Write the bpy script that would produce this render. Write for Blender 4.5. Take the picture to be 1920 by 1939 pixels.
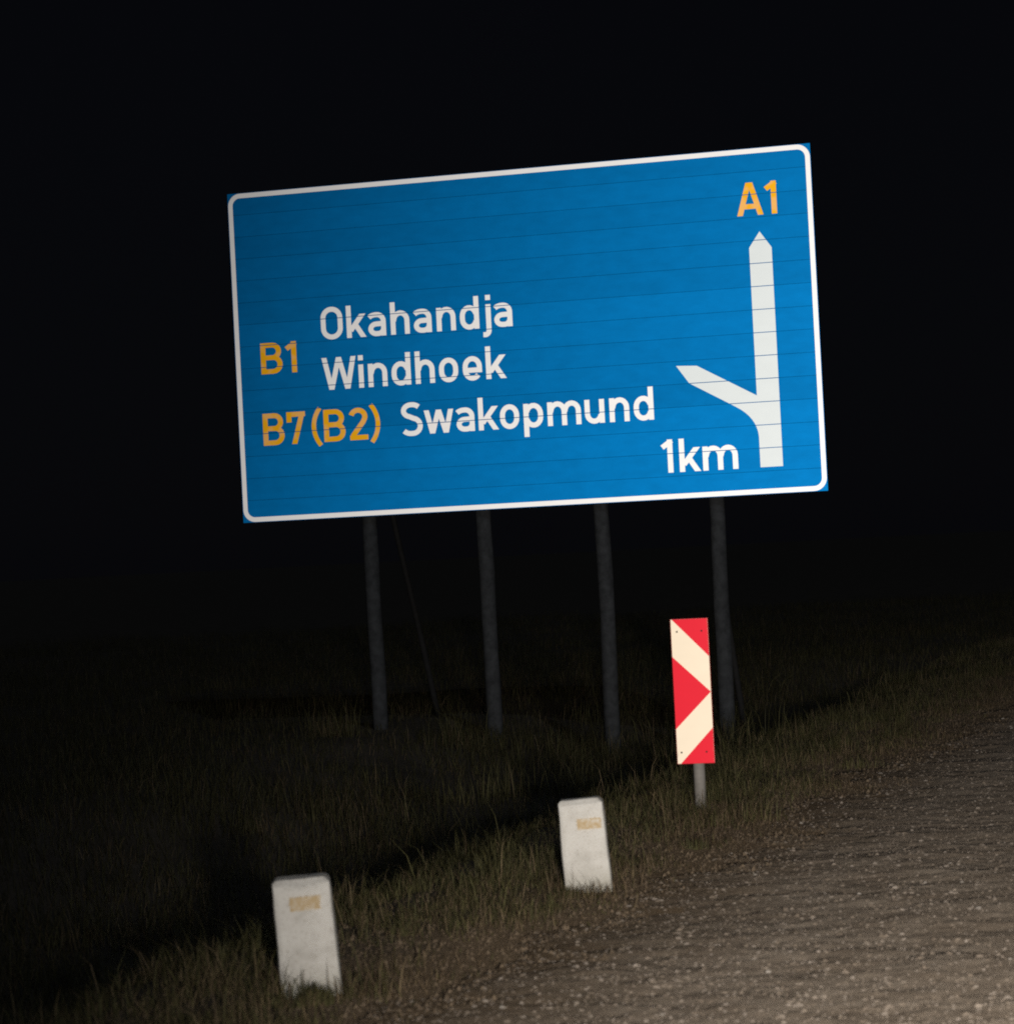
import bpy, bmesh, math, random
import numpy as np
from mathutils import Vector, Matrix, noise

random.seed(7)
rng = np.random.default_rng(7)
for o in list(bpy.data.objects):
    bpy.data.objects.remove(o)
scene = bpy.context.scene
COL = scene.collection

# ------------------------------------------------------------------ camera
# +Y is the driving direction, z = 0 the road shoulder, the camera sits in a car
YAW, PITCH, ROLL = 0.29, 0.0135, -0.0512
CAM = Vector((0, 0, 1.5))
fw = Vector((-math.sin(YAW) * math.cos(PITCH), math.cos(YAW) * math.cos(PITCH), math.sin(PITCH)))
r0 = Vector((math.cos(YAW), math.sin(YAW), 0))
u0 = r0.cross(fw)
rt = r0 * math.cos(ROLL) + u0 * math.sin(ROLL)
up = -r0 * math.sin(ROLL) + u0 * math.cos(ROLL)
cd = bpy.data.cameras.new('camera')
cam = bpy.data.objects.new('camera', cd)
COL.objects.link(cam)
M = Matrix((rt, up, -fw)).transposed().to_4x4()
M.translation = CAM
cam.matrix_world = M
cd.sensor_fit = 'HORIZONTAL'
cd.sensor_width = 36
cd.lens = 36 * 5500 / 1920
cd.clip_start = 0.1
cd.clip_end = 3000
cd.dof.use_dof = True
cd.dof.focus_distance = 24
cd.dof.aperture_fstop = 103.1 / 18.0         # an 18 mm opening: the near blocks go slightly soft
scene.camera = cam

# ------------------------------------------------------------------ night sky, added dim fill, exposure
SUN_EL, SUN_AZ = math.radians(35), math.radians(150)
w = bpy.data.worlds.new('World')
scene.world = w
w.use_nodes = True
nt = w.node_tree
bg = nt.nodes['Background']
sky = nt.nodes.new('ShaderNodeTexSky')
sky.sky_type = 'NISHITA'
sky.sun_disc = False
sky.sun_elevation = SUN_EL
sky.sun_rotation = SUN_AZ
add = nt.nodes.new('ShaderNodeMix')                 # faint even airglow over a very dim sky
add.data_type, add.blend_type = 'RGBA', 'ADD'
add.inputs[0].default_value = 1
add.inputs[7].default_value = (15.5, 16.2, 24.0, 1)
nt.links.new(sky.outputs[0], add.inputs[6])
nt.links.new(add.outputs[2], bg.inputs[0])
bg.inputs[1].default_value = 0.0001
sd = bpy.data.lights.new('night_fill', 'SUN')  # dim bluish fill added to lift the dark ground, no visible moon
sd.energy = 0.15
sd.angle = math.radians(0.5)
sd.color = (.72, .84, 1.0)
so = bpy.data.objects.new('night_fill', sd)
COL.objects.link(so)
d = Vector((math.sin(SUN_AZ) * math.cos(SUN_EL), math.cos(SUN_AZ) * math.cos(SUN_EL), math.sin(SUN_EL)))
so.rotation_euler = (-d).to_track_quat('-Z', 'Y').to_euler()
scene.view_settings.view_transform = 'Standard'
scene.view_settings.look = 'None'
scene.view_settings.exposure = 0
scene.view_settings.gamma = 1
scene.view_settings.use_curve_mapping = False
scene.render.engine = 'CYCLES'
scene.cycles.use_denoising = False
scene.cycles.filter_width = 1.9
scene.cycles.max_bounces = 4
scene.cycles.sample_clamp_indirect = .4
scene.cycles.caustics_reflective = False
scene.cycles.caustics_refractive = False


# the car's own two lit headlights, the only real lamps of this night scene
def headlight(x, power, aim):
    ld = bpy.data.lights.new('headlight', 'SPOT')
    ld.energy = power
    ld.color = (1, .93, .84)
    ld.shadow_soft_size = 0.10
    ld.spot_size = math.radians(62)
    ld.spot_blend = 1.0
    o = bpy.data.objects.new('headlight', ld)
    COL.objects.link(o)
    o.location = (x, 1.7, 1.0)
    o.rotation_euler = (Vector(aim) - o.location).to_track_quat('-Z', 'Y').to_euler()
    return o


headlight(-0.15, 3000, (-1.0, 25, -0.2))
headlight(1.15, 3000, (0.3, 25, -0.2))


# ------------------------------------------------------------------ helpers
def link(name, mesh, mats=(), parent=None):
    o = bpy.data.objects.new(name, mesh)
    COL.objects.link(o)
    for m in ([mats] if isinstance(mats, bpy.types.Material) else mats):
        if m.name not in [x.name for x in mesh.materials if x]:
            mesh.materials.append(m)
    if parent:
        o.parent = parent
    return o


def bm_obj(name, bm, mats, parent=None, smooth=False):
    me = bpy.data.meshes.new(name)
    bm.normal_update()
    bm.to_mesh(me)
    bm.free()
    if smooth:
        for p in me.polygons:
            p.use_smooth = True
    return link(name, me, mats, parent)


def np_mesh(name, V, F, mats, parent=None, cols=None, smooth=False):
    """V (n,3) float, F (m,k) int faces of equal size"""
    me = bpy.data.meshes.new(name)
    V = np.ascontiguousarray(V, dtype=np.float32)
    F = np.ascontiguousarray(F, dtype=np.int32)
    k = F.shape[1]
    me.vertices.add(len(V))
    me.vertices.foreach_set('co', V.ravel())
    me.loops.add(F.size)
    me.loops.foreach_set('vertex_index', F.ravel())
    me.polygons.add(len(F))
    me.polygons.foreach_set('loop_start', np.arange(0, F.size, k, dtype=np.int32))
    me.polygons.foreach_set('use_smooth', np.full(len(F), smooth, dtype=bool))
    if cols is not None:
        a = me.color_attributes.new('Tint', 'FLOAT_COLOR', 'POINT')
        c = np.ones((len(V), 4), dtype=np.float32)
        c[:, :3] = cols
        a.data.foreach_set('color', c.ravel())
    me.update(calc_edges=True)
    return link(name, me, mats, parent)


def thing(name, label, cat, loc=(0, 0, 0), rotz=0, group=None):
    o = bpy.data.objects.new(name, None)
    COL.objects.link(o)
    o.location = loc
    o.rotation_euler = (0, 0, rotz)
    o.empty_display_size = .1
    o['label'] = label
    o['category'] = cat
    if group:
        o['group'] = group
    return o


def box(bm, x0, x1, y0, y1, z0, z1, bev=0.0, seg=1):
    v = [bm.verts.new(p) for p in ((x0, y0, z0), (x1, y0, z0), (x1, y1, z0), (x0, y1, z0),
                                   (x0, y0, z1), (x1, y0, z1), (x1, y1, z1), (x0, y1, z1))]
    f = [bm.faces.new([v[i] for i in q]) for q in
         ((0, 3, 2, 1), (4, 5, 6, 7), (0, 1, 5, 4), (1, 2, 6, 5), (2, 3, 7, 6), (3, 0, 4, 7))]
    if bev:
        es = list({e for q in f for e in q.edges})
        bmesh.ops.bevel(bm, geom=es, offset=bev, segments=seg, affect='EDGES', profile=.5)


def tube(bm, a, b, ra, rb, n=14, rings=1, wob=0.0):
    a, b = Vector(a), Vector(b)
    ax = (b - a).normalized()
    q = ax.to_track_quat('Z', 'Y')
    prev = None
    for i in range(rings + 1):
        t = i / rings
        c = a.lerp(b, t)
        off = Vector((noise.noise(c * 1.3) * wob, noise.noise(c * 1.3 + Vector((9, 3, 1))) * wob, 0))
        r = ra + (rb - ra) * t
        ring = []
        for k in range(n):
            th = 2 * math.pi * k / n
            rr = r * (1 + (noise.noise(Vector((math.cos(th), math.sin(th), t * 3)) * 1.5 + c) * .12 if wob else 0))
            ring.append(bm.verts.new(c + off + q @ Vector((math.cos(th) * rr, math.sin(th) * rr, 0))))
        if prev:
            for k in range(n):
                bm.faces.new((prev[k], prev[(k + 1) % n], ring[(k + 1) % n], ring[k]))
        else:
            bm.faces.new(ring[::-1])
        prev = ring
    bm.faces.new(prev)


class NT:
    def __init__(self, name):
        self.m = bpy.data.materials.new(name)
        self.m.use_nodes = True
        self.t = self.m.node_tree
        self.t.nodes.clear()
        self.out = self.n('ShaderNodeOutputMaterial')

    def n(self, kind, **kw):
        nd = self.t.nodes.new(kind)
        for k, v in kw.items():
            if k.startswith('i_'):
                nd.inputs[k[2:].replace('_', ' ')].default_value = v
            else:
                setattr(nd, k, v)
        return nd

    def l(self, a, b):
        self.t.links.new(a, b)

    def noise(self, scale, detail=4, rough=.55, vec=None):
        nd = self.n('ShaderNodeTexNoise')
        nd.inputs['Scale'].default_value = scale
        nd.inputs['Detail'].default_value = detail
        nd.inputs['Roughness'].default_value = rough
        if vec is not None:
            self.l(vec, nd.inputs['Vector'])
        return nd.outputs['Fac']

    def coord(self, which='Object', scale=None):
        c = self.n('ShaderNodeTexCoord').outputs[which]
        if scale:
            mp = self.n('ShaderNodeMapping')
            mp.inputs['Scale'].default_value = scale
            self.l(c, mp.inputs['Vector'])
            return mp.outputs[0]
        return c

    def ramp(self, fac, stops):
        r = self.n('ShaderNodeValToRGB')
        e = r.color_ramp.elements
        while len(e) > 1:
            e.remove(e[-1])
        e[0].position, e[0].color = stops[0][0], (*stops[0][1], 1)
        for p, c in stops[1:]:
            x = e.new(p)
            x.color = (*c, 1)
        self.l(fac, r.inputs[0])
        return r.outputs[0]

    def bump(self, h, strength=.3, dist=.01):
        b = self.n('ShaderNodeBump')
        b.inputs['Strength'].default_value = strength
        b.inputs['Distance'].default_value = dist
        self.l(h, b.inputs['Height'])
        return b.outputs[0]

    def mixc(self, a, b, fac, mode='MIX'):
        m = self.n('ShaderNodeMix', data_type='RGBA', blend_type=mode)
        for s, v in ((m.inputs[0], fac), (m.inputs[6], a), (m.inputs[7], b)):
            if isinstance(v, (int, float)):
                s.default_value = v
            elif isinstance(v, tuple):
                s.default_value = (*v, 1)
            else:
                self.l(v, s)
        return m.outputs[2]


def matte(name, color, rough=.8, nscale=20, var=.25, bump=.3, bdist=.005, spec=.3):
    n = NT(name)
    v = n.coord()
    f = n.noise(nscale, 5, .6, v)
    dk = tuple(c * (1 - var) for c in color)
    lt = tuple(min(1, c * (1 + var)) for c in color)
    p = n.n('ShaderNodeBsdfPrincipled')
    p.inputs['Roughness'].default_value = rough
    p.inputs['Specular IOR Level'].default_value = spec
    n.l(n.ramp(f, [(.3, dk), (.7, lt)]), p.inputs['Base Color'])
    if bump:
        n.l(n.bump(n.noise(nscale * 4, 6, .65, v), bump, bdist), p.inputs['Normal'])
    n.l(p.outputs[0], n.out.inputs[0])
    return n.m


def sheeting(name, color, retro, color2=None, rough=.38, var=.12, plank_var=0.0, spec=.3, entrance=0.0):
    """Retroreflective road-sign sheeting: a diffuse film over micro-prisms that send a
    headlight's beam back along the way it came (a glossy lobe about the incoming ray)."""
    n = NT(name)
    v = n.coord()
    f = n.noise(5, 5, .6, n.coord(scale=(1, 1, 2.2)))
    if color2:
        f2 = n.noise(9, 2, .5, v)
        base = n.mixc(color, color2, n.ramp(f2, [(.46, (0, 0, 0)), (.60, (1, 1, 1))]))
    else:
        base = n.mixc(tuple(c * (1 - var) for c in color), tuple(min(1, c * (1 + var)) for c in color), f)
    if plank_var:
        oi = n.n('ShaderNodeObjectInfo').outputs['Random']
        base = n.mixc(base, n.ramp(oi, [(0, (1 - plank_var,) * 3), (1, (1, 1, 1))]), 1.0, 'MULTIPLY')
    geo = n.n('ShaderNodeNewGeometry')
    gl = n.n('ShaderNodeBsdfGlossy')
    gl.inputs['Roughness'].default_value = rough
    n.l(geo.outputs['Incoming'], gl.inputs['Normal'])
    strength = n.mixc(base, (retro, retro, retro), 1.0, 'MULTIPLY')
    if entrance:                      # prismatic film returns less the more obliquely it is seen
        dt = n.n('ShaderNodeVectorMath', operation='DOT_PRODUCT')
        n.l(geo.outputs['Incoming'], dt.inputs[0])
        n.l(geo.outputs['Normal'], dt.inputs[1])
        pw = n.n('ShaderNodeMath', operation='POWER')
        n.l(dt.outputs['Value'], pw.inputs[0])
        pw.inputs[1].default_value = entrance
        strength = n.mixc(strength, pw.outputs[0], 1.0, 'MULTIPLY')
    n.l(strength, gl.inputs['Color'])
    p = n.n('ShaderNodeBsdfPrincipled')
    p.inputs['Roughness'].default_value = .45
    p.inputs['Specular IOR Level'].default_value = spec
    n.l(base, p.inputs['Base Color'])
    a = n.n('ShaderNodeAddShader')
    n.l(gl.outputs[0], a.inputs[0])
    n.l(p.outputs[0], a.inputs[1])
    n.l(a.outputs[0], n.out.inputs[0])
    return n.m


# ------------------------------------------------------------------ materials
BLUE = sheeting('blue_sheeting', (.0006, .106, .305), .77, var=.19, plank_var=.16, entrance=5.5, spec=.05)
WHITE = sheeting('white_sheeting', (.78, .79, .81), .40, var=.05)
ARROW = sheeting('cool_white_sheeting', (.70, .77, .81), .315, var=.04)
ORANGE = sheeting('orange_sheeting', (.80, .40, .008), .37, color2=(.78, .42, .12))
PLATE_W = sheeting('cream_sheeting', (.80, .70, .56), .092, var=.05)
PLATE_R = sheeting('red_sheeting', (.62, .006, .024), .11, var=.06)
TIMBER = matte('weathered_timber', (.053, .057, .063), .9, 14, .35, .5, .01)
BRACE = matte('rusty_brace_steel', (.022, .022, .023), .8, 20, .2, .1, .003)
ALUM = matte('dull_aluminium', (.4, .4, .41), .5, 30, .1, .05, .002)
STEEL = matte('galvanised_steel', (.30, .28, .26), .65, 18, .2, .15, .003)
BOLT = matte('rusty_bolt', (.06, .045, .04), .6, 60, .2, .1, .002)


def concrete():
    n = NT('white_painted_concrete')
    v = n.coord()
    big = n.noise(9, 5, .6, v)
    col = n.ramp(big, [(.28, (.56, .54, .50)), (.5, (.72, .70, .66)), (.75, (.78, .77, .73))])
    spk = n.noise(130, 3, .6, v)
    col = n.mixc(col, (.42, .38, .33), n.ramp(spk, [(.54, (0, 0, 0)), (.70, (.65, .65, .65))]))
    # grime splashed up from the soil
    sep = n.n('ShaderNodeSeparateXYZ')
    n.l(v, sep.inputs[0])
    mr = n.n('ShaderNodeMapRange')
    mr.inputs['From Min'].default_value = .12
    mr.inputs['From Max'].default_value = .0
    n.l(sep.outputs['Z'], mr.inputs['Value'])
    mm = n.n('ShaderNodeMath', operation='MULTIPLY')
    n.l(mr.outputs[0], mm.inputs[0])
    n.l(big, mm.inputs[1])
    col = n.mixc(col, (.22, .20, .13), mm.outputs[0])
    p = n.n('ShaderNodeBsdfPrincipled')
    p.inputs['Roughness'].default_value = .85
    p.inputs['Specular IOR Level'].default_value = .25
    n.l(col, p.inputs['Base Color'])
    n.l(n.bump(n.noise(70, 7, .7, v), .55, .006), p.inputs['Normal'])
    n.l(p.outputs[0], n.out.inputs[0])
    return n.m


CONC = concrete()


def faded():
    n = NT('faded_reflector_strip')
    v = n.coord()
    f = n.noise(55, 5, .65, v)
    col = n.ramp(f, [(.34, (.52, .38, .20)), (.5, (.58, .45, .28)), (.62, (.66, .58, .46)), (.72, (.70, .67, .61))])
    p = n.n('ShaderNodeBsdfPrincipled')
    p.inputs['Roughness'].default_value = .7
    n.l(col, p.inputs['Base Color'])
    n.l(n.bump(f, .4, .003), p.inputs['Normal'])
    n.l(p.outputs[0], n.out.inputs[0])
    return n.m


FADED = faded()


def tinted(name, rough=.8, mul=1.0, bump=0.0, trans=0.0):
    n = NT(name)
    a = n.n('ShaderNodeAttribute')
    a.attribute_name = 'Tint'
    col = a.outputs['Color']
    p = n.n('ShaderNodeBsdfPrincipled')
    p.inputs['Roughness'].default_value = rough
    p.inputs['Specular IOR Level'].default_value = .2
    if bump:
        p.inputs['Diffuse Roughness'].default_value = 1.0
        f = n.noise(160, 4, .6, n.coord())
        col = n.mixc(col, n.ramp(f, [(.3, (.7, .7, .7)), (.7, (1, 1, 1))]), 1.0, 'MULTIPLY')
        n.l(n.bump(f, bump, .003), p.inputs['Normal'])
    n.l(col, p.inputs['Base Color'])
    n.l(p.outputs[0], n.out.inputs[0])
    return n.m


GRASS = tinted('dry_grass_blades', .7)
STONE = tinted('gravel_stones', .85, bump=.4)


def soil_mat(name, stops, s1, s2, bump, bdist, edge=None):
    n = NT(name)
    v = n.coord()
    big = n.noise(s1, 5, .6, v)
    fine = n.noise(s2, 6, .7, v)
    col = n.ramp(big, stops)
    if edge:                                   # soil trodden into the bed along its edge
        sep = n.n('ShaderNodeSeparateXYZ')
        n.l(v, sep.inputs[0])
        ad = n.n('ShaderNodeMath', operation='MULTIPLY_ADD')
        n.l(n.noise(1.8, 4, .6, v), ad.inputs[0])
        ad.inputs[1].default_value = .9
        n.l(sep.outputs['X'], ad.inputs[2])
        mr = n.n('ShaderNodeMapRange')
        mr.inputs['From Min'].default_value = edge[0] + .45
        mr.inputs['From Max'].default_value = edge[1] + .45
        n.l(ad.outputs[0], mr.inputs['Value'])
        col = n.mixc(col, edge[2], mr.outputs[0])
    col = n.mixc(col, n.ramp(fine, [(.3, (.6, .58, .55)), (.7, (1, 1, 1))]), 1.0, 'MULTIPLY')
    p = n.n('ShaderNodeBsdfPrincipled')
    p.inputs['Roughness'].default_value = .95
    p.inputs['Specular IOR Level'].default_value = .15
    n.l(col, p.inputs['Base Color'])
    p.inputs['Diffuse Roughness'].default_value = 1.0 if edge else 0.2
    n.l(n.bump(fine, bump, bdist), p.inputs['Normal'])
    n.l(p.outputs[0], n.out.inputs[0])
    return n.m


SOIL = soil_mat('dry_soil', [(.3, (.050, .044, .036)), (.7, (.082, .072, .058))], 2.5, 60, .5, .02, edge=(-4.1, -3.45, (.165, .122, .08)))
GRAVEL = soil_mat('gravel_bed', [(.3, (.195, .157, .122)), (.55, (.24, .20, .161)), (.75, (.28, .238, .196))], 3.5, 90, .8, .012, edge=(-2.35, -3.1, (.125, .092, .06)))
ASPHALT = soil_mat('worn_asphalt', [(.3, (.045, .044, .043)), (.7, (.06, .058, .056))], 2, 150, .3, .004)

# ------------------------------------------------------------------ ground
EDGE_GRAVEL, EDGE_ROAD = -3.05, -0.70


def smooth(a, b, x):
    t = np.clip((x - a) / (b - a), 0, 1)
    return t * t * (3 - 2 * t)


def hills(x, y, s, seed=0.0):
    """cheap smooth value variation"""
    return (np.sin(x * s + 1.3 + seed) * np.cos(y * s * .83 + .7 * seed) + .5 * np.sin(x * s * 2.3 - y * s * 1.9 + seed * 2)
            + .3 * np.cos(x * s * 4.1 + y * s * 3.7 + seed)) / 1.8


def ground_z(x, y):
    x = np.asarray(x, float)
    y = np.asarray(y, float)
    crest = -4.15 + .18 * hills(x * 0, y, .9, 2)
    down = smooth(crest, crest - 1.6, x)
    rise = smooth(-6.3, -8.8, x)
    depth = 1 - .28 * smooth(13, 21, y) - .72 * smooth(25, 36, y)      # the ditch runs out ahead
    z = (-0.50 * down + 0.44 * rise) * depth
    z = z + .025 * hills(x, y, 1.1, 1) * smooth(-3.0, -4.0, x) + .010 * hills(x, y, .35, 4) * smooth(-5, -9, x)
    z = z - .012 * (smooth(-2.9, -.8, x))                 # crossfall
    return z


def axis(lo, hi, near_lo, near_hi, step, grow=1.18):
    a = list(np.arange(near_lo, near_hi, step))
    s, v = step, near_hi
    while v < hi:
        a.append(v)
        s *= grow
        v += s
    a.append(hi)
    s, v = step, near_lo - step
    b = []
    while v > lo:
        b.append(v)
        s *= grow
        v -= s
    b.append(lo)
    return np.array(b[::-1] + a)


def grid(name, xs, ys, zf, mat, smooth_=True):
    X, Y = np.meshgrid(xs, ys)
    Z = zf(X, Y)
    V = np.stack([X, Y, Z], -1).reshape(-1, 3)
    nx, ny = len(xs), len(ys)
    i = np.arange((ny - 1) * nx).reshape(ny - 1, nx)[:, :-1].ravel()
    F = np.stack([i, i + 1, i + 1 + nx, i + nx], -1)
    return np_mesh(name, V, F, mat, smooth=smooth_)


def value_noise(x, y, cell, seed):
    r = np.random.default_rng(seed)
    T = r.random((512, 512))
    u, v = x / cell, y / cell
    i, j = np.floor(u).astype(int), np.floor(v).astype(int)
    a, b = u - i, v - j
    a, b = a * a * (3 - 2 * a), b * b * (3 - 2 * b)
    i, j, i1, j1 = i % 512, j % 512, (i + 1) % 512, (j + 1) % 512
    return (T[i, j] * (1 - a) + T[i1, j] * a) * (1 - b) + (T[i, j1] * (1 - a) + T[i1, j1] * a) * b


def edge_x(x, y):
    """ragged line where grass gives way to gravel"""
    return EDGE_GRAVEL + .40 * (value_noise(x * 0 + 3, y, .9, 5) - .5) + .45 * (value_noise(x, y, .33, 6) - .5) + .12 * (value_noise(x, y, .09, 7) - .5)


def gz_sheet(x, y):
    # sink the earth under the shoulder and the road, which lie on it as sheets of their own
    return ground_z(x, y) - .06 * smooth(-2.75, -2.45, x)


g = grid('ground', axis(-700, 700, -10, 0, .12), axis(-300, 900, 6, 36, .2), gz_sheet, SOIL)
g['kind'] = 'structure'


def gravel_z(x, y):
    z = ground_z(x, y)
    def turned(a, cell, sd):
        c, s_ = math.cos(a), math.sin(a)
        return value_noise(x * c - y * s_ + 90, x * s_ + y * c + 90, cell, sd) - .5
    wx = turned(.9, .21, 14) * .12
    x0_, x = x, x + wx
    lump = turned(.5, .43, 1) * .016 + turned(1.1, .19, 2) * .009 + turned(2.3, .11, 9) * .007
    fine = turned(.3, .062, 3) * .006 + turned(1.8, .036, 10) * .004 + turned(.8, .021, 4) * .004
    x = x0_
    e = edge_x(x, y)
    dip = .045 * smooth(e + .10, e - .22, x)              # it thins out and dives under the soil
    return z + .008 + lump + fine - dip


ys = [7.0]
while ys[-1] < 70:
    ys.append(ys[-1] + max(.016, .0016 * ys[-1] ** 1.25 if ys[-1] < 12 else .016 * (ys[-1] / 12) ** 2))
gs = grid('gravel_shoulder', np.arange(-3.75, EDGE_ROAD + .01, .0165), np.array([-20, -5, 0, 4] + ys + [110, 200, 600]), gravel_z, GRAVEL)
gs['kind'] = 'structure'

rd = grid('road', np.linspace(EDGE_ROAD, 7.0, 12), np.array([-200, -20, 0, 10, 20, 40, 80, 200, 600]),
          lambda x, y: 0.012 - .02 * (x - 2) ** 2 / 25 + 0 * y, ASPHALT)
rd['kind'] = 'structure'


# ------------------------------------------------------------------ gravel stones (nobody could count them)
def stones(name, N, xr, yr, size, palette, seed, pw=1.6):
    r = np.random.default_rng(seed)
    x = r.uniform(*xr, N)
    y = yr[0] + (yr[1] - yr[0]) * r.random(N) ** pw
    keep = x > edge_x(x, y) + r.normal(-.05, .24, N)
    x, y = x[keep], y[keep]
    N = len(x)
    s = np.clip(size[0] * np.exp(r.normal(0, size[1], N)), .003, size[2])
    phi = (1 + 5 ** .5) / 2
    ico = np.array([(-1, phi, 0), (1, phi, 0), (-1, -phi, 0), (1, -phi, 0), (0, -1, phi), (0, 1, phi), (0, -1, -phi),
                    (0, 1, -phi), (phi, 0, -1), (phi, 0, 1), (-phi, 0, -1), (-phi, 0, 1)]) / 1.9
    fc = np.array([(0, 11, 5), (0, 5, 1), (0, 1, 7), (0, 7, 10), (0, 10, 11), (1, 5, 9), (5, 11, 4), (11, 10, 2), (10, 7, 6),
                   (7, 1, 8), (3, 9, 4), (3, 4, 2), (3, 2, 6), (3, 6, 8), (3, 8, 9), (4, 9, 5), (2, 4, 11), (6, 2, 10),
                   (8, 6, 7), (9, 8, 1)])
    V = np.repeat(ico[None], N, 0) * (1 + r.normal(0, .17, (N, 12, 1)))
    sc = np.stack([r.uniform(.8, 1.4, N), r.uniform(.7, 1.2, N), r.uniform(.5, .9, N)], -1)
    V = V * sc[:, None, :]
    th = r.uniform(0, 6.28, N)
    c, sn = np.cos(th)[:, None], np.sin(th)[:, None]
    V = np.stack([V[..., 0] * c - V[..., 1] * sn, V[..., 0] * sn + V[..., 1] * c, V[..., 2]], -1)
    tl = r.normal(0, .4, N)[:, None]
    V = np.stack([V[..., 0], V[..., 1] * np.cos(tl) - V[..., 2] * np.sin(tl), V[..., 1] * np.sin(tl) + V[..., 2] * np.cos(tl)], -1)
    V = V * s[:, None, None]
    z = gravel_z(x, y) - s * .18
    V = V + np.stack([x, y, z], -1)[:, None, :]
    F = (fc[None] + (np.arange(N) * 12)[:, None, None]).reshape(-1, 3)
    pal = np.array(palette)
    ci = r.integers(0, len(pal), N)
    cols = pal[ci] * r.uniform(.8, 1.15, (N, 1))
    o = np_mesh(name, V.reshape(-1, 3), F, STONE, cols=np.repeat(np.clip(cols, 0, .8), 12, 0))
    o['kind'] = 'stuff'
    return o


brown = [(.24, .197, .158), (.205, .166, .13), (.27, .227, .188), (.175, .141, .11), (.31, .266, .228)]
stones('gravel', 40000, (-3.5, EDGE_ROAD - .02), (7.4, 30), (.0038, .50, .012), brown, 11)
stones('pale_pebbles', 50, (-3.3, EDGE_ROAD - .02), (7.6, 24), (.011, .35, .022), [(.38, .345, .31), (.34, .305, .27), (.31, .28, .25)], 12)


# ------------------------------------------------------------------ soil crumbs on the bare verge
def crumbs():
    q = np.random.default_rng(90)
    n_ = 26000
    yy = 7.4 + 20 * q.random(n_) ** 1.6
    xx = q.uniform(-4.2, -2.7, n_)
    kp = xx < edge_x(xx, yy) + .25
    xx, yy = xx[kp], yy[kp]
    n_ = len(xx)
    s_ = np.clip(.0045 * np.exp(q.normal(0, .5, n_)), .002, .013)
    tet = np.array([(1, 0, -.5), (-.5, .9, -.5), (-.5, -.9, -.5), (.1, 0, .9)])
    V = (tet[None] * (1 + q.normal(0, .25, (n_, 4, 1)))) * s_[:, None, None]
    a_ = q.uniform(0, 6.28, n_)
    c, sn = np.cos(a_)[:, None], np.sin(a_)[:, None]
    V = np.stack([V[..., 0] * c - V[..., 1] * sn, V[..., 0] * sn + V[..., 1] * c, V[..., 2]], -1)
    zz = np.maximum(ground_z(xx, yy), gravel_z(xx, yy))
    V = V + np.stack([xx, yy, zz + s_ * .3], -1)[:, None, :]
    F = (np.array([(0, 1, 3), (1, 2, 3), (2, 0, 3), (0, 2, 1)])[None] + (np.arange(n_) * 4)[:, None, None]).reshape(-1, 3)
    cc = np.array([.17, .128, .088]) * q.uniform(.6, 1.35, (n_, 1))
    np_mesh('soil_crumbs', V.reshape(-1, 3), F, STONE, cols=np.repeat(cc, 4, 0))['kind'] = 'stuff'


crumbs()


# ------------------------------------------------------------------ grass
def blades(name, x, y, h, wid, lean, cols, seed, zf=ground_z):
    r = np.random.default_rng(seed)
    N = len(x)
    z = zf(x, y) - .01
    a = r.uniform(0, 6.28, N)
    dx, dy = np.cos(a), np.sin(a)
    b = a + r.normal(1.57, .6, N)
    lx, ly = np.cos(b) * lean * h, np.sin(b) * lean * h
    P = np.stack([x, y, z], -1)
    side = np.stack([dx, dy, 0 * dx], -1) * (wid / 2)[:, None]
    m = P + np.stack([lx * .35, ly * .35, h * .6], -1)
    t = P + np.stack([lx, ly, h * np.sqrt(np.clip(1 - .35 * lean ** 2, .1, 1))], -1)
    V = np.stack([P - side, P + side, m + side * .8, m - side * .8, t], 1).reshape(-1, 3)
    i = (np.arange(N) * 5)[:, None]
    F = np.concatenate([i + [0, 1, 2], i + [0, 2, 3], i + [3, 2, 4]], 1).reshape(-1, 3)
    o = np_mesh(name, V, F, GRASS, cols=np.repeat(cols, 5, 0))
    o['kind'] = 'stuff'
    return o


def grass_cols(N, x, y, r, straw=.4):
    green = np.array([.072, .068, .030])
    olive = np.array([.085, .078, .032])
    dry = np.array([.14, .105, .06])
    p = .30 * value_noise(x, y, .5, 31) + .15 * value_noise(x, y, .13, 32) + .55 * r.random(N)
    c = np.where((p < .42)[:, None], green, np.where((p < .42 + (1 - straw) * .4)[:, None], olive, dry))
    return c * r.uniform(.65, 1.3, (N, 1))


r = np.random.default_rng(21)
# short verge grass between the gravel and the ditch
N = 190000
y = 7.3 + 30 * r.random(N) ** 1.7
x = r.uniform(-4.9, -2.45, N)
clump = value_noise(x, y, .16, 22) * .6 + value_noise(x, y, .5, 23) * .4
edge = edge_x(x, y)
bare = smooth(.30, .52, value_noise(x, y, .62, 51) * .6 + value_noise(x, y, .23, 52) * .4)      # thin, bare places
keep = (r.random(N) < (smooth(.28, .62, clump) * .85 + .15) * (.22 + .78 * bare)) & (r.random(N) < smooth(edge + .42, edge - .30, x) ** 1.6)
x, y, clump = x[keep], y[keep], clump[keep]
h = (.018 + .12 * clump ** 2) * np.exp(r.normal(0, .45, len(x))) * (.3 + .7 * smooth(-2.8, -3.6, x))
blades('verge_grass', x, y, h, r.uniform(.002, .0045, len(x)), r.uniform(.1, 1.2, len(x)), np.where((x > -3.30 + .7 * (value_noise(x, y, .5, 77) - .5) + r.normal(0, .25, len(x)))[:, None], np.array([.15, .108, .066]) * r.uniform(.6, 1.2, (len(x), 1)), 1.25 * grass_cols(len(x), x, y, r, .5)), 25)

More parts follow.
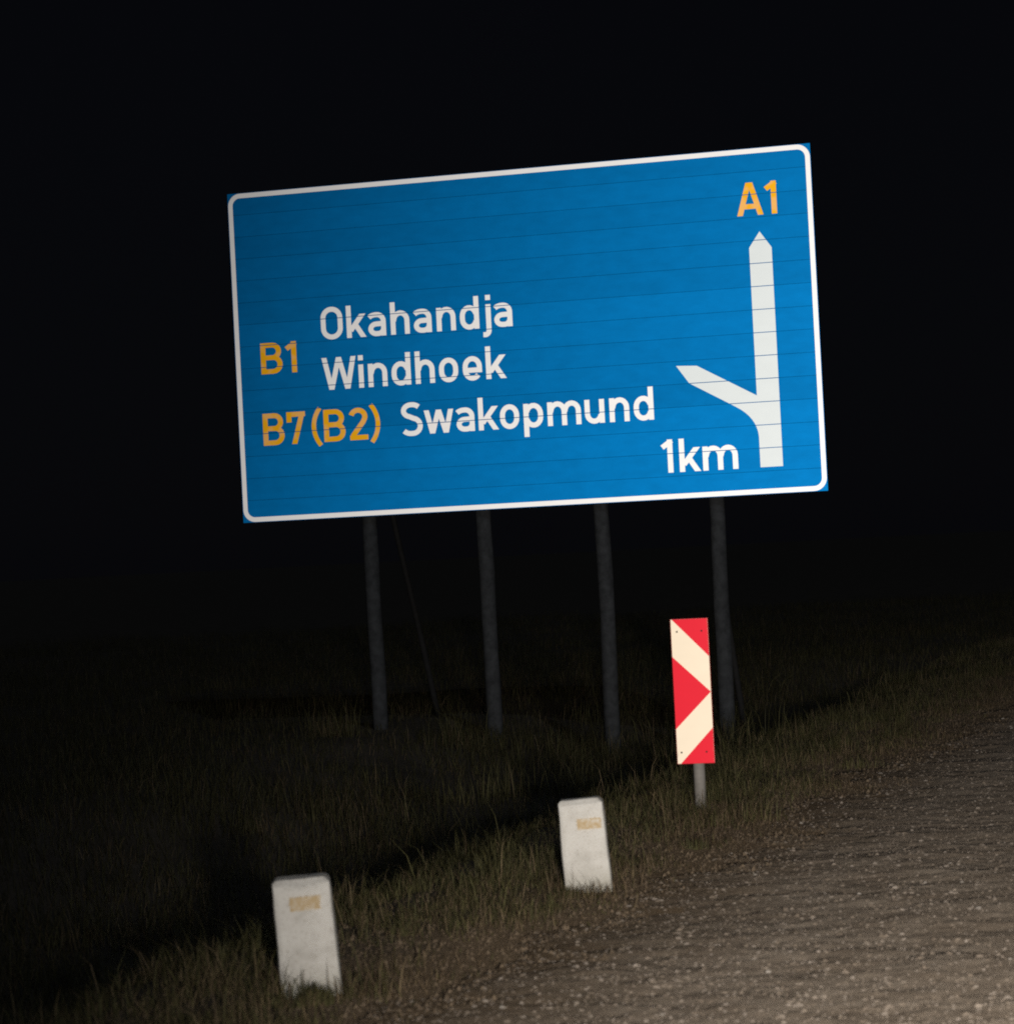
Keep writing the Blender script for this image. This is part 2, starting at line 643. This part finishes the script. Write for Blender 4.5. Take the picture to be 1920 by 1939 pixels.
# rough grass of the ditch and the field behind it
N = 330000
rr = 8.5 + 55 * r.random(N) ** 1.5
th = math.radians(3) + r.random(N) * math.radians(36)
x, y = -rr * np.sin(th), rr * np.cos(th)
cl = value_noise(x, y, .7, 26) * .55 + value_noise(x, y, 2.2, 27) * .45
keep = (x < -4.3) & (r.random(N) < smooth(.2, .7, cl) * .6 + .4)
x, y, cl = x[keep], y[keep], cl[keep]
h = (.08 + .22 * cl ** 2) * r.uniform(.5, 1.4, len(x)) * (.5 + .5 * smooth(-4.6, -6.5, x))
blades('field_grass', x, y, h, r.uniform(.003, .007, len(x)), r.uniform(.1, 1.1, len(x)), .68 * grass_cols(len(x), x, y, r, .35), 28)


def tuft(name_x, name_y, n, hh, spread, seed, collect):
    q = np.random.default_rng(seed)
    collect.append((name_x + q.normal(0, spread, n), name_y + q.normal(0, spread * .5, n), hh * q.uniform(.4, 1.15, n)))


tufts = []
# clumps that hide the feet of the blocks and the post
tuft(-3.50, 9.20, 150, .085, .030, 41, tufts)
tuft(-3.56, 9.14, 90, .060, .030, 47, tufts)
tuft(-3.70, 9.21, 80, .050, .030, 42, tufts)
tuft(-3.42, 12.04, 130, .060, .035, 43, tufts)
tuft(-3.30, 12.03, 60, .035, .03, 44, tufts)
tuft(-3.66, 15.5, 90, .08, .05, 45, tufts)
for k, px in enumerate((1.168, 2.236, 3.318, 4.349)):         # scrub round the feet of the sign's poles
    for e in range(3):
        tuft(-9.844 + px + random.uniform(-.35, .35), 24.3 + random.uniform(-.5, .3), 70, random.uniform(.22, .42), .13, 200 + 9 * k + e, tufts)
for k in range(34):
    tuft(random.uniform(-7.5, -4.3), random.uniform(17, 32), 60, random.uniform(.15, .38), random.uniform(.08, .2), 300 + k, tufts)
for k in range(55):
    tuft(random.uniform(-4.3, -3.2), random.uniform(8, 24), 60, random.uniform(.06, .16), random.uniform(.03, .08), 60 + k, tufts)
x, y, h = (np.concatenate([t[i] for t in tufts]) for i in range(3))
blades('grass_tufts', x, y, h, r.uniform(.003, .007, len(x)), r.uniform(.1, .8, len(x)), grass_cols(len(x), x, y, r, .25), 29)

# ------------------------------------------------------------------ the road sign
SW, SH, PL = 5.36, 3.0, 0.2
S0 = Vector((-9.844, 24.609, 1.878))
sign = thing('direction_sign', 'large blue direction sign on timber poles with white and orange lettering and arrow', 'road sign',
             S0, 0.0155)
GAP = .0013
plank_me = []
for k in range(15):
    bm = bmesh.new()
    z0, z1 = k * PL + GAP / 2, (k + 1) * PL - GAP / 2
    # extruded plank: front skin with rounded lips, flanges behind
    prof = [(0.0006, z0), (0, z0 + .0007), (0, z1 - .0007), (0.0006, z1), (.030, z1), (.030, z1 - .004), (.005, z1 - .006),
            (.005, z0 + .006), (.030, z0 + .004), (.030, z0)]
    a = [bm.verts.new((0, p[0], p[1])) for p in prof]
    b = [bm.verts.new((SW, p[0], p[1])) for p in prof]
    for i in range(len(prof)):
        j = (i + 1) % len(prof)
        bm.faces.new((a[i], b[i], b[j], a[j]))
    bm.faces.new(a[::-1])
    bm.faces.new(b)
    bmesh.ops.recalc_face_normals(bm, faces=bm.faces)
    o = bm_obj('plank', bm, BLUE, sign)
    o.location.y = random.uniform(0, .0012)
JOINTS = [k * PL for k in range(1, 15)]
CUT = .0064


def cut_joints(bm):
    for zj in JOINTS:
        for zz in (zj - CUT / 2, zj + CUT / 2):
            geom = bm.verts[:] + bm.edges[:] + bm.faces[:]
            bmesh.ops.bisect_plane(bm, geom=geom, plane_co=(0, 0, zz), plane_no=(0, 0, 1), dist=1e-6)
        dead = [f for f in bm.faces if abs(f.calc_center_median().z - zj) < CUT / 2 - 1e-5]
        bmesh.ops.delete(bm, geom=dead, context='FACES')


def extrude_front(bm, depth):
    """give flat print its thickness: faces lie at y<0 facing -Y, sides run back to the plank"""
    bm.normal_update()
    for f in bm.faces:
        if f.normal.y > 0:
            f.normal_flip()
    bound = [e for e in bm.edges if len(e.link_faces) == 1]
    r_ = bmesh.ops.extrude_edge_only(bm, edges=bound)
    for v in r_['geom']:
        if isinstance(v, bmesh.types.BMVert):
            v.co.y += depth


def ribbon(bm, pts, w_, yoff, sx, sz, ox, oz, closed=False):
    """stroke of width w_ along pts (glyph units), mitred, placed on the sign at (ox, oz)"""
    P = []
    for p in pts:
        if not P or (Vector((p[0], p[1])) - P[-1]).length > .08:
            P.append(Vector((p[0], p[1])))
    n_ = len(P)
    L, R_ = [], []
    for i in range(n_):
        if closed:
            a_, b_ = P[i] - P[i - 1], P[(i + 1) % n_] - P[i]
        else:
            a_ = P[i] - P[i - 1] if i else P[1] - P[0]
            b_ = P[i + 1] - P[i] if i < n_ - 1 else P[-1] - P[-2]
        a_, b_ = a_.normalized(), b_.normalized()
        na, nb = Vector((-a_.y, a_.x)), Vector((-b_.y, b_.x))
        mt = (na + nb).normalized()
        k_ = 1 / max(.35, mt.dot(na))
        L.append(P[i] + mt * k_ * w_ / 2)
        R_.append(P[i] - mt * k_ * w_ / 2)

    def V(p):
        return bm.verts.new((ox + p.x * sx, yoff, oz + p.y * sz))
    vl, vr = [V(p) for p in L], [V(p) for p in R_]
    for i in range(n_ if closed else n_ - 1):
        j = (i + 1) % n_
        bm.faces.new((vl[i], vr[i], vr[j], vl[j]))


def arc(cx, cy, rx, ry, a0, a1, n_=9):
    return [(cx + rx * math.cos(math.radians(a0 + (a1 - a0) * i / n_)), cy + ry * math.sin(math.radians(a0 + (a1 - a0) * i / n_)))
            for i in range(n_ + 1)]


SK = 1.07
E_ = SK / 2
# DIN-like stroke alphabet: width, then strokes (points, closed) in units with cap height 7, x-height 5.1
H, XH = 7.0, 5.15


def zig(pts, top, w_):
    return [([pts[i], pts[i + 1]], False) for i in range(len(pts) - 1)]


G = {}
G['O'] = (4.85, [(arc(2.42, 4.65, 2.42 - E_, 2.35 - E_ + .06, 0, 180, 14) + arc(2.42, 2.35, 2.42 - E_, 2.35 - E_ + .06, 180, 360, 14), True)])
G['o'] = (4.1, [(arc(2.05, 2.9, 2.05 - E_, 2.3 - E_, 0, 180, 12) + arc(2.05, 2.2, 2.05 - E_, 2.3 - E_, 180, 360, 12), True)])
G['k'] = (4.25, [([(E_, 0), (E_, H)], False), ([(.9, 1.55), (4.05, 5.6)], 'x'), ([(1.75, 3.2), (4.0, -.5)], 'x')])
AW = 3.9
G['a'] = (AW, [(arc(1.75, 3.55, 1.6 + E_ * .3, 1.6 - E_, 150, 90, 5) + arc(1.95, 3.2, AW - E_ - 1.95, 5.15 - E_ - 3.2, 90, 0, 7) + [(AW - E_, 0)], False),
               ([(AW - E_, 3.05 - E_ + .12)] + arc(1.75, 1.45 + .1, 1.75 - E_, 1.05, 90, 270, 10) + [(2.2, .5)] + arc(2.2, 1.7, AW - E_ - 2.2, 1.2, 270, 340, 5), False)])
HW = 4.15
arch = lambda x0, wd: arc(x0 + wd / 2 + .1, 3.0, wd / 2 - .1, XH - E_ - 3.0, 172, 0, 10)
G['h'] = (HW, [([(E_, 0), (E_, H)], False), ([(E_ + .1, 2.9)] + arch(E_, HW - SK) + [(HW - E_, 0)], False)])
G['n'] = (HW, [([(E_, 0), (E_, XH - .1)], False), ([(E_ + .1, 2.9)] + arch(E_, HW - SK) + [(HW - E_, 0)], False)])
MW = 7.1
mh = (MW - SK) / 2
G['m'] = (MW, [([(E_, 0), (E_, XH - .1)], False), ([(E_ + .1, 2.9)] + arch(E_, mh) + [(E_ + mh, 0)], False),
               ([(E_ + mh + .1, 2.9)] + arch(E_ + mh, mh) + [(MW - E_, 0)], False)])
G['u'] = (HW, [([(HW - E_, XH - .1), (HW - E_, 0)], False),
               ([(E_, XH - .1)] + arc(HW / 2 - .1, 2.05, HW / 2 - .1 - E_, 2.05 - E_ + .1, 180, 350, 10), False)])
bowl_l = arc(HW / 2 - .05, 2.85, HW / 2 - .05 - E_, XH - E_ - 2.85, 15, 180, 10) + arc(HW / 2 - .05, 2.15, HW / 2 - .05 - E_, 2.15 - E_ + .1, 180, 345, 10)
G['d'] = (HW, [([(HW - E_, 0), (HW - E_, H)], False), (bowl_l, False)])
G['p'] = (HW, [([(E_, -2), (E_, XH - .1)], False), ([(HW - a_, b_) for a_, b_ in bowl_l], False)])
G['i'] = (SK, [([(E_, 0), (E_, XH - .1)], False), ([(E_, 5.95), (E_, 7.05)], False)])
G['j'] = (SK, [([(E_, XH - .1), (E_, -.5)] + arc(-.35, -.5, E_ + .35, .95, 0, -80, 6) + [(-.75, -1.42)], False), ([(E_, 5.95), (E_, 7.05)], False)])
G['e'] = (4.1, [([(E_, 2.15), (3.7, 2.15)], False),
                ([(4.1 - E_, 1.6), (4.1 - E_, 2.9)] + arc(2.05, 2.9, 2.05 - E_, XH - E_ - 2.9, 0, 180, 12)
                 + arc(2.05, 2.15, 2.05 - E_, 2.15 - E_ + .1, 180, 322, 9), False)])
G['S'] = (4.6, [(arc(2.35, 5.2, 1.8, 1.3, 35, 90, 4) + arc(2.2, 5.2, 2.2 - E_, 1.3, 90, 255, 10) + [(2.6, 3.55)]
                 + arc(2.45, 1.9, 2.15 - E_, 1.62, 80, -90, 10) + arc(2.0, 1.9, 1.9, 1.62, -95, -142, 4), False)])


def W_(wd, top):
    q = wd / 4
    e = .3
    c = [(.55, top), (q + .12, 0), (wd / 2, top), (wd - q - .12, 0), (wd - .55, top)]
    out = []
    for i in range(4):
        a_, b_ = Vector(c[i]), Vector(c[i + 1])
        d_ = (b_ - a_).normalized() * e
        out.append(([tuple(a_ - d_), tuple(b_ + d_)], 'x' + str(top)))
    return out


G['W'] = (7.5, W_(7.5, 7))
G['w'] = (6.4, W_(6.4, 5.05))
G['B'] = (4.6, [([(E_, 0), (E_, H)], False),
                ([(E_, H - E_), (2.5, H - E_)] + arc(2.5, 5.05, 1.35, H - E_ - 5.05, 90, -90, 9) + [(E_, 3.66)], False),
                ([(E_, 3.66), (2.6, 3.66)] + arc(2.6, (3.66 + E_) / 2, 4.6 - E_ - 2.6, (3.66 - E_) / 2, 90, -90, 9) + [(E_, E_)], False)])
G['1'] = (2.35, [([(2.35 - E_, 0), (2.35 - E_, 7)], False), ([(.25, 5.35), (2.2, 6.75)], 'x')])
G['7'] = (4.0, [([(E_, 4.75), (E_, 7 - E_), (4.0, 7 - E_)], False), ([(4.0 - .55, 7), (1.35, -.6)], 'x')])
G['2'] = (4.0, [(arc(2.0, 5.05, 2.0 - E_, 1.95 - E_, 165, -20, 12) + [(3.05, 3.9), (.75, .9)], False), ([(.15, E_), (4.0, E_)], False)])
G['('] = (2.1, [(arc(7.08, 3.4, 6.6, 6.6, 180 - 38, 180 + 38, 10), 'c')])
G[')'] = (2.1, [(arc(2.1 - 7.08, 3.4, 6.6, 6.6, -38, 38, 10), 'c')])
G['A'] = (5.0, [([(.30, -.5), (2.42, 7.2)], 'x'), ([(4.70, -.5), (2.58, 7.2)], 'x'), ([(1.3, 1.9), (3.7, 1.9)], False)])
KERN = {'Ok': .85, 'ka': .55, 'ah': 1.05, 'ha': .95, 'an': 1.1, 'nd': .95, 'dj': 1.5, 'ja': .7, 'Wi': .5, 'in': 1.0, 'dh': 1.0,
        'ho': .95, 'oe': 1.0, 'ek': .85, 'Sw': .35, 'wa': .6, 'ak': .85, 'ko': .4, 'op': .95, 'pm': .95, 'mu': .8, 'un': 1.05,
        'B1': .65, 'B7': .55, '7(': 1.3, '(B': .5, 'B2': .75, '2)': .55, '1k': 1.3, 'km': .5, 'A1': .5}


def word(text, x0, x1, base, cap, mat, name, label):
    bm = bmesh.new()
    adv, x = [], 0.0
    for i, ch in enumerate(text):
        adv.append(x)
        x += G[ch][0] + (KERN.get(text[i:i + 2], .9) if i < len(text) - 1 else 0)
    sx, sz = (x1 - x0) / x, cap / 7
    for ch, ax in zip(text, adv):
        for si, (pts, fl) in enumerate(G[ch][1]):
            sb = bmesh.new()
            wd = .94 if fl == 'c' else SK
            ribbon(sb, pts, wd, -.0012 - .00022 * si, sx, sz, x0 + ax * sx, base, closed=fl is True)
            if isinstance(fl, str) and fl[0] == 'x':
                top = float(fl[1:]) if len(fl) > 1 else (5.05 if ch == 'k' else 7.0)
                for zz, nn in ((base, -1), (base + top * sz, 1)):
                    bmesh.ops.bisect_plane(sb, geom=sb.verts[:] + sb.edges[:] + sb.faces[:], plane_co=(0, 0, zz),
                                           plane_no=(0, 0, nn), clear_outer=True, dist=1e-6)
            cut_joints(sb)
            extrude_front(sb, .001 + .0002 * si)
            tmp = bpy.data.meshes.new('t')
            sb.to_mesh(tmp)
            sb.free()
            bm.from_mesh(tmp)
            bpy.data.meshes.remove(tmp)
    o = bm_obj(name, bm, mat, sign)
    o['label'] = label
    return o


word('Okahandja', .838, 2.630, 1.612, .290, WHITE, 'place_name', 'white lettering Okahandja')
word('Windhoek', .826, 2.548, 1.157, .290, WHITE, 'place_name', 'white lettering Windhoek')
word('Swakopmund', 1.553, 3.866, .706, .290, WHITE, 'place_name', 'white lettering Swakopmund')
word('1km', 3.912, 4.590, .234, .290, WHITE, 'distance', 'white lettering 1km')
word('B1', .246, .590, 1.338, .282, ORANGE, 'route_number', 'orange lettering B1')
word('B7(B2)', .234, 1.353, .690, .290, ORANGE, 'route_number', 'orange lettering B7 (B2)')
word('A1', 4.700, 5.046, 2.418, .285, ORANGE, 'route_number', 'orange lettering A1')

# arrow with its branch to the left
bm = bmesh.new()
ap = [(4.882, 2.274), (4.784, 2.138), (4.784, .858), (4.268, 1.150), (4.085, 1.160), (4.194, 1.002), (4.542, .802)]
P0, P1, P2 = Vector((4.60, .768)), Vector((4.775, .668)), Vector((4.784, .50))
ap += [tuple(P0 * (1 - t) ** 2 + P1 * 2 * t * (1 - t) + P2 * t * t) for t in [i / 8 for i in range(9)]]
ap += [(4.784, .235), (4.981, .235), (4.981, 2.130)]
f = bm.faces.new([bm.verts.new((p[0], -.0014, p[1])) for p in ap])
bm.normal_update()
bmesh.ops.triangulate(bm, faces=[f])
cut_joints(bm)
extrude_front(bm, .0012)
o = bm_obj('arrow', bm, ARROW, sign)
o['label'] = 'white arrow pointing up with a branch to the left'


def rounded(x0, x1, z0, z1, r_, n_=9):
    c = [(x1 - r_, z1 - r_, 0), (x0 + r_, z1 - r_, 90), (x0 + r_, z0 + r_, 180), (x1 - r_, z0 + r_, 270)]
    return [q for cx, cz, a_ in c for q in arc(cx, cz, r_, r_, a_, a_ + 90, n_)]


bm = bmesh.new()
m_ = .005
outer, inner = rounded(m_, SW - m_, m_, SH - m_, .112), rounded(m_ + .042, SW - m_ - .042, m_ + .042, SH - m_ - .042, .070)
vo = [bm.verts.new((p[0], -.0014, p[1])) for p in outer]
vi = [bm.verts.new((p[0], -.0014, p[1])) for p in inner]
for i in range(len(vo)):
    j = (i + 1) % len(vo)
    bm.faces.new((vo[i], vo[j], vi[j], vi[i]))
extrude_front(bm, .0012)
bm_obj('border', bm, WHITE, sign)

# aluminium rails behind the planks and the timber poles and braces that carry them
for zr in (.5, 1.5, 2.5):
    bm = bmesh.new()
    box(bm, .2, SW - .2, .032, .072, zr - .03, zr + .03, .003)
    bm_obj('rail', bm, ALUM, sign)
for i, px in enumerate((1.168, 2.236, 3.318, 4.349)):
    gx, gy = S0.x + px, S0.y + .15
    zb = float(ground_z(gx, gy)) - S0.z - .3
    bm = bmesh.new()
    tube(bm, (px, .145, zb), (px - .01, .145, 2.85), .070, .064, 16, 14, .018)
    bm_obj('pole', bm, TIMBER, sign, True)
    if i in (0, 3):
        back, ztop, zlow = (1.85, 1.02, -2.15) if i == 0 else (.78, -.75, -2.30)
        bm = bmesh.new()
        tube(bm, (px + .01, .19, ztop), (px + .01, .15 + back, zlow), .026, .028, 12, 8, .010)
        bm_obj('brace', bm, BRACE, sign, True)

# ------------------------------------------------------------------ red and white hazard plate
hz = thing('hazard_marker', 'narrow red and white chevron hazard plate on a short steel post', 'hazard marker',
           (-3.645, 15.6, .019), .06)
pz0 = .262
PW, PH, T = .205, .795, .016
bm = bmesh.new()
box(bm, -PW / 2, PW / 2, 0, T, pz0, pz0 + PH, .002)
bm_obj('plate', bm, PLATE_W, hz)
ins = .0002
for tri in ([(.035, 0), (1, 0), (1, .262)], [(0, .258), (1, .508), (0, .76)], [(1, .757), (1, 1), (.09, 1)]):
    bm = bmesh.new()
    vs = [bm.verts.new((-PW / 2 + ins + (PW - 2 * ins) * p[0], -.0010, pz0 + ins + (PH - 2 * ins) * (1 - p[1]))) for p in tri]
    bm.faces.new(vs)
    extrude_front(bm, .0009)
    bm_obj('stripe', bm, PLATE_R, hz)
# folded red rim round the plate
bm = bmesh.new()
q = [(-PW / 2 - .002, pz0 - .002), (PW / 2 + .002, pz0 - .002), (PW / 2 + .002, pz0 + PH + .002), (-PW / 2 - .002, pz0 + PH + .002)]
qi = [(-PW / 2, pz0), (PW / 2, pz0), (PW / 2, pz0 + PH), (-PW / 2, pz0 + PH)]
for y0_, y1_ in ((.002, .019),):
    rings = [[bm.verts.new((p[0], yy, p[1])) for p in s_] for s_, yy in ((qi, y0_), (q, y0_), (q, y1_), (qi, y1_))]
    for a_ in range(4):
        A_, B_ = rings[a_], rings[(a_ + 1) % 4]
        for i in range(4):
            j = (i + 1) % 4
            bm.faces.new((A_[i], A_[j], B_[j], B_[i]))
bmesh.ops.recalc_face_normals(bm, faces=bm.faces)
bm_obj('rim', bm, matte('red_paint', (.45, .012, .02), .5, 40, .15, .05, .001), hz)
for bx, bz in ((.16, .085), (.83, .085), (.12, .922), (.80, .922)):
    bm = bmesh.new()
    c = (-PW / 2 + PW * bx, pz0 + PH * (1 - bz))
    tube(bm, (c[0], .001, c[1]), (c[0], -.007, c[1]), .0058, .0045, 8)
    bm_obj('bolt', bm, BOLT, hz)
bm = bmesh.new()
tube(bm, (0.006, T + .036, -.3), (0.006, T + .036, pz0 + PH - .02), .032, .032, 16)
bm_obj('post', bm, STEEL, hz, True)


# ------------------------------------------------------------------ white concrete guide blocks
def guide_block(label, loc, rz, lean, wx, dy, h_, seed, patch, corner):
    t_ = thing('guide_block', label, 'guide block', loc, rz, 'white guide blocks along the verge')
    t_.rotation_euler = (math.radians(1), lean, rz)
    bm = bmesh.new()
    box(bm, -wx / 2, wx / 2, -dy / 2, dy / 2, -.15, h_, .016, 2)
    bmesh.ops.subdivide_edges(bm, edges=bm.edges[:], cuts=14, use_grid_fill=True)
    bm.normal_update()
    for v in bm.verts:
        p = v.co.copy()
        tt = max(0, p.z / h_)
        v.co.x *= 1.03 - .06 * tt
        v.co += v.normal * (noise.fractal(p * 9 + Vector((seed, 0, 0)), 1, 2, 4) * .0035)
        # worn, sloping front lip
        dd = (p.z - h_) + (-p.y - dy / 2) + .026
        if dd > 0:
            v.co.z -= dd * .5
            v.co.y += dd * .5
        # knocked-off top corners
        for sx_, amt in corner:
            dd = (p.z - h_) + sx_ * p.x - wx / 2 + amt
            if dd > 0:
                v.co.z -= dd * .5
                v.co.x -= sx_ * dd * .5
    bm_obj('block', bm, CONC, t_, True)
    bm = bmesh.new()
    px_, pz_, pw_, ph_ = patch
    nx, nz = 16, 8
    vv = [[bm.verts.new((px_ + pw_ * (i / nx - .5) + (noise.noise(Vector((i * .9, j * .9, seed))) * .006 if i in (0, nx) else 0),
                         -dy / 2 - .0052, pz_ + ph_ * (j / nz - .5) + (noise.noise(Vector((i * .8, j, seed + 4))) * .005 if j in (0, nz) else 0)))
           for i in range(nx + 1)] for j in range(nz + 1)]
    for j in range(nz):
        for i in range(nx):
            bm.faces.new((vv[j][i], vv[j][i + 1], vv[j + 1][i + 1], vv[j + 1][i]))
    extrude_front(bm, .006)
    bm_obj('reflector_strip', bm, FADED, t_)
    return t_


guide_block('nearer white concrete guide block, tan strip across its middle, at the bottom edge',
            (-3.60, 9.42, float(ground_z(-3.6, 9.42))), math.radians(19), math.radians(-2.8), .205, .13, .411, 3,
            (.008, .326, .105, .047), [(1, .02), (-1, .012)])
guide_block('farther white guide block with rounded top corners, left of the red hazard plate',
            (-3.37, 12.25, float(ground_z(-3.37, 12.25)) + .012), math.radians(12), math.radians(-2.6), .200, .11, .398, 8,
            (.032, .292, .105, .046), [(1, .020), (-1, .012)])
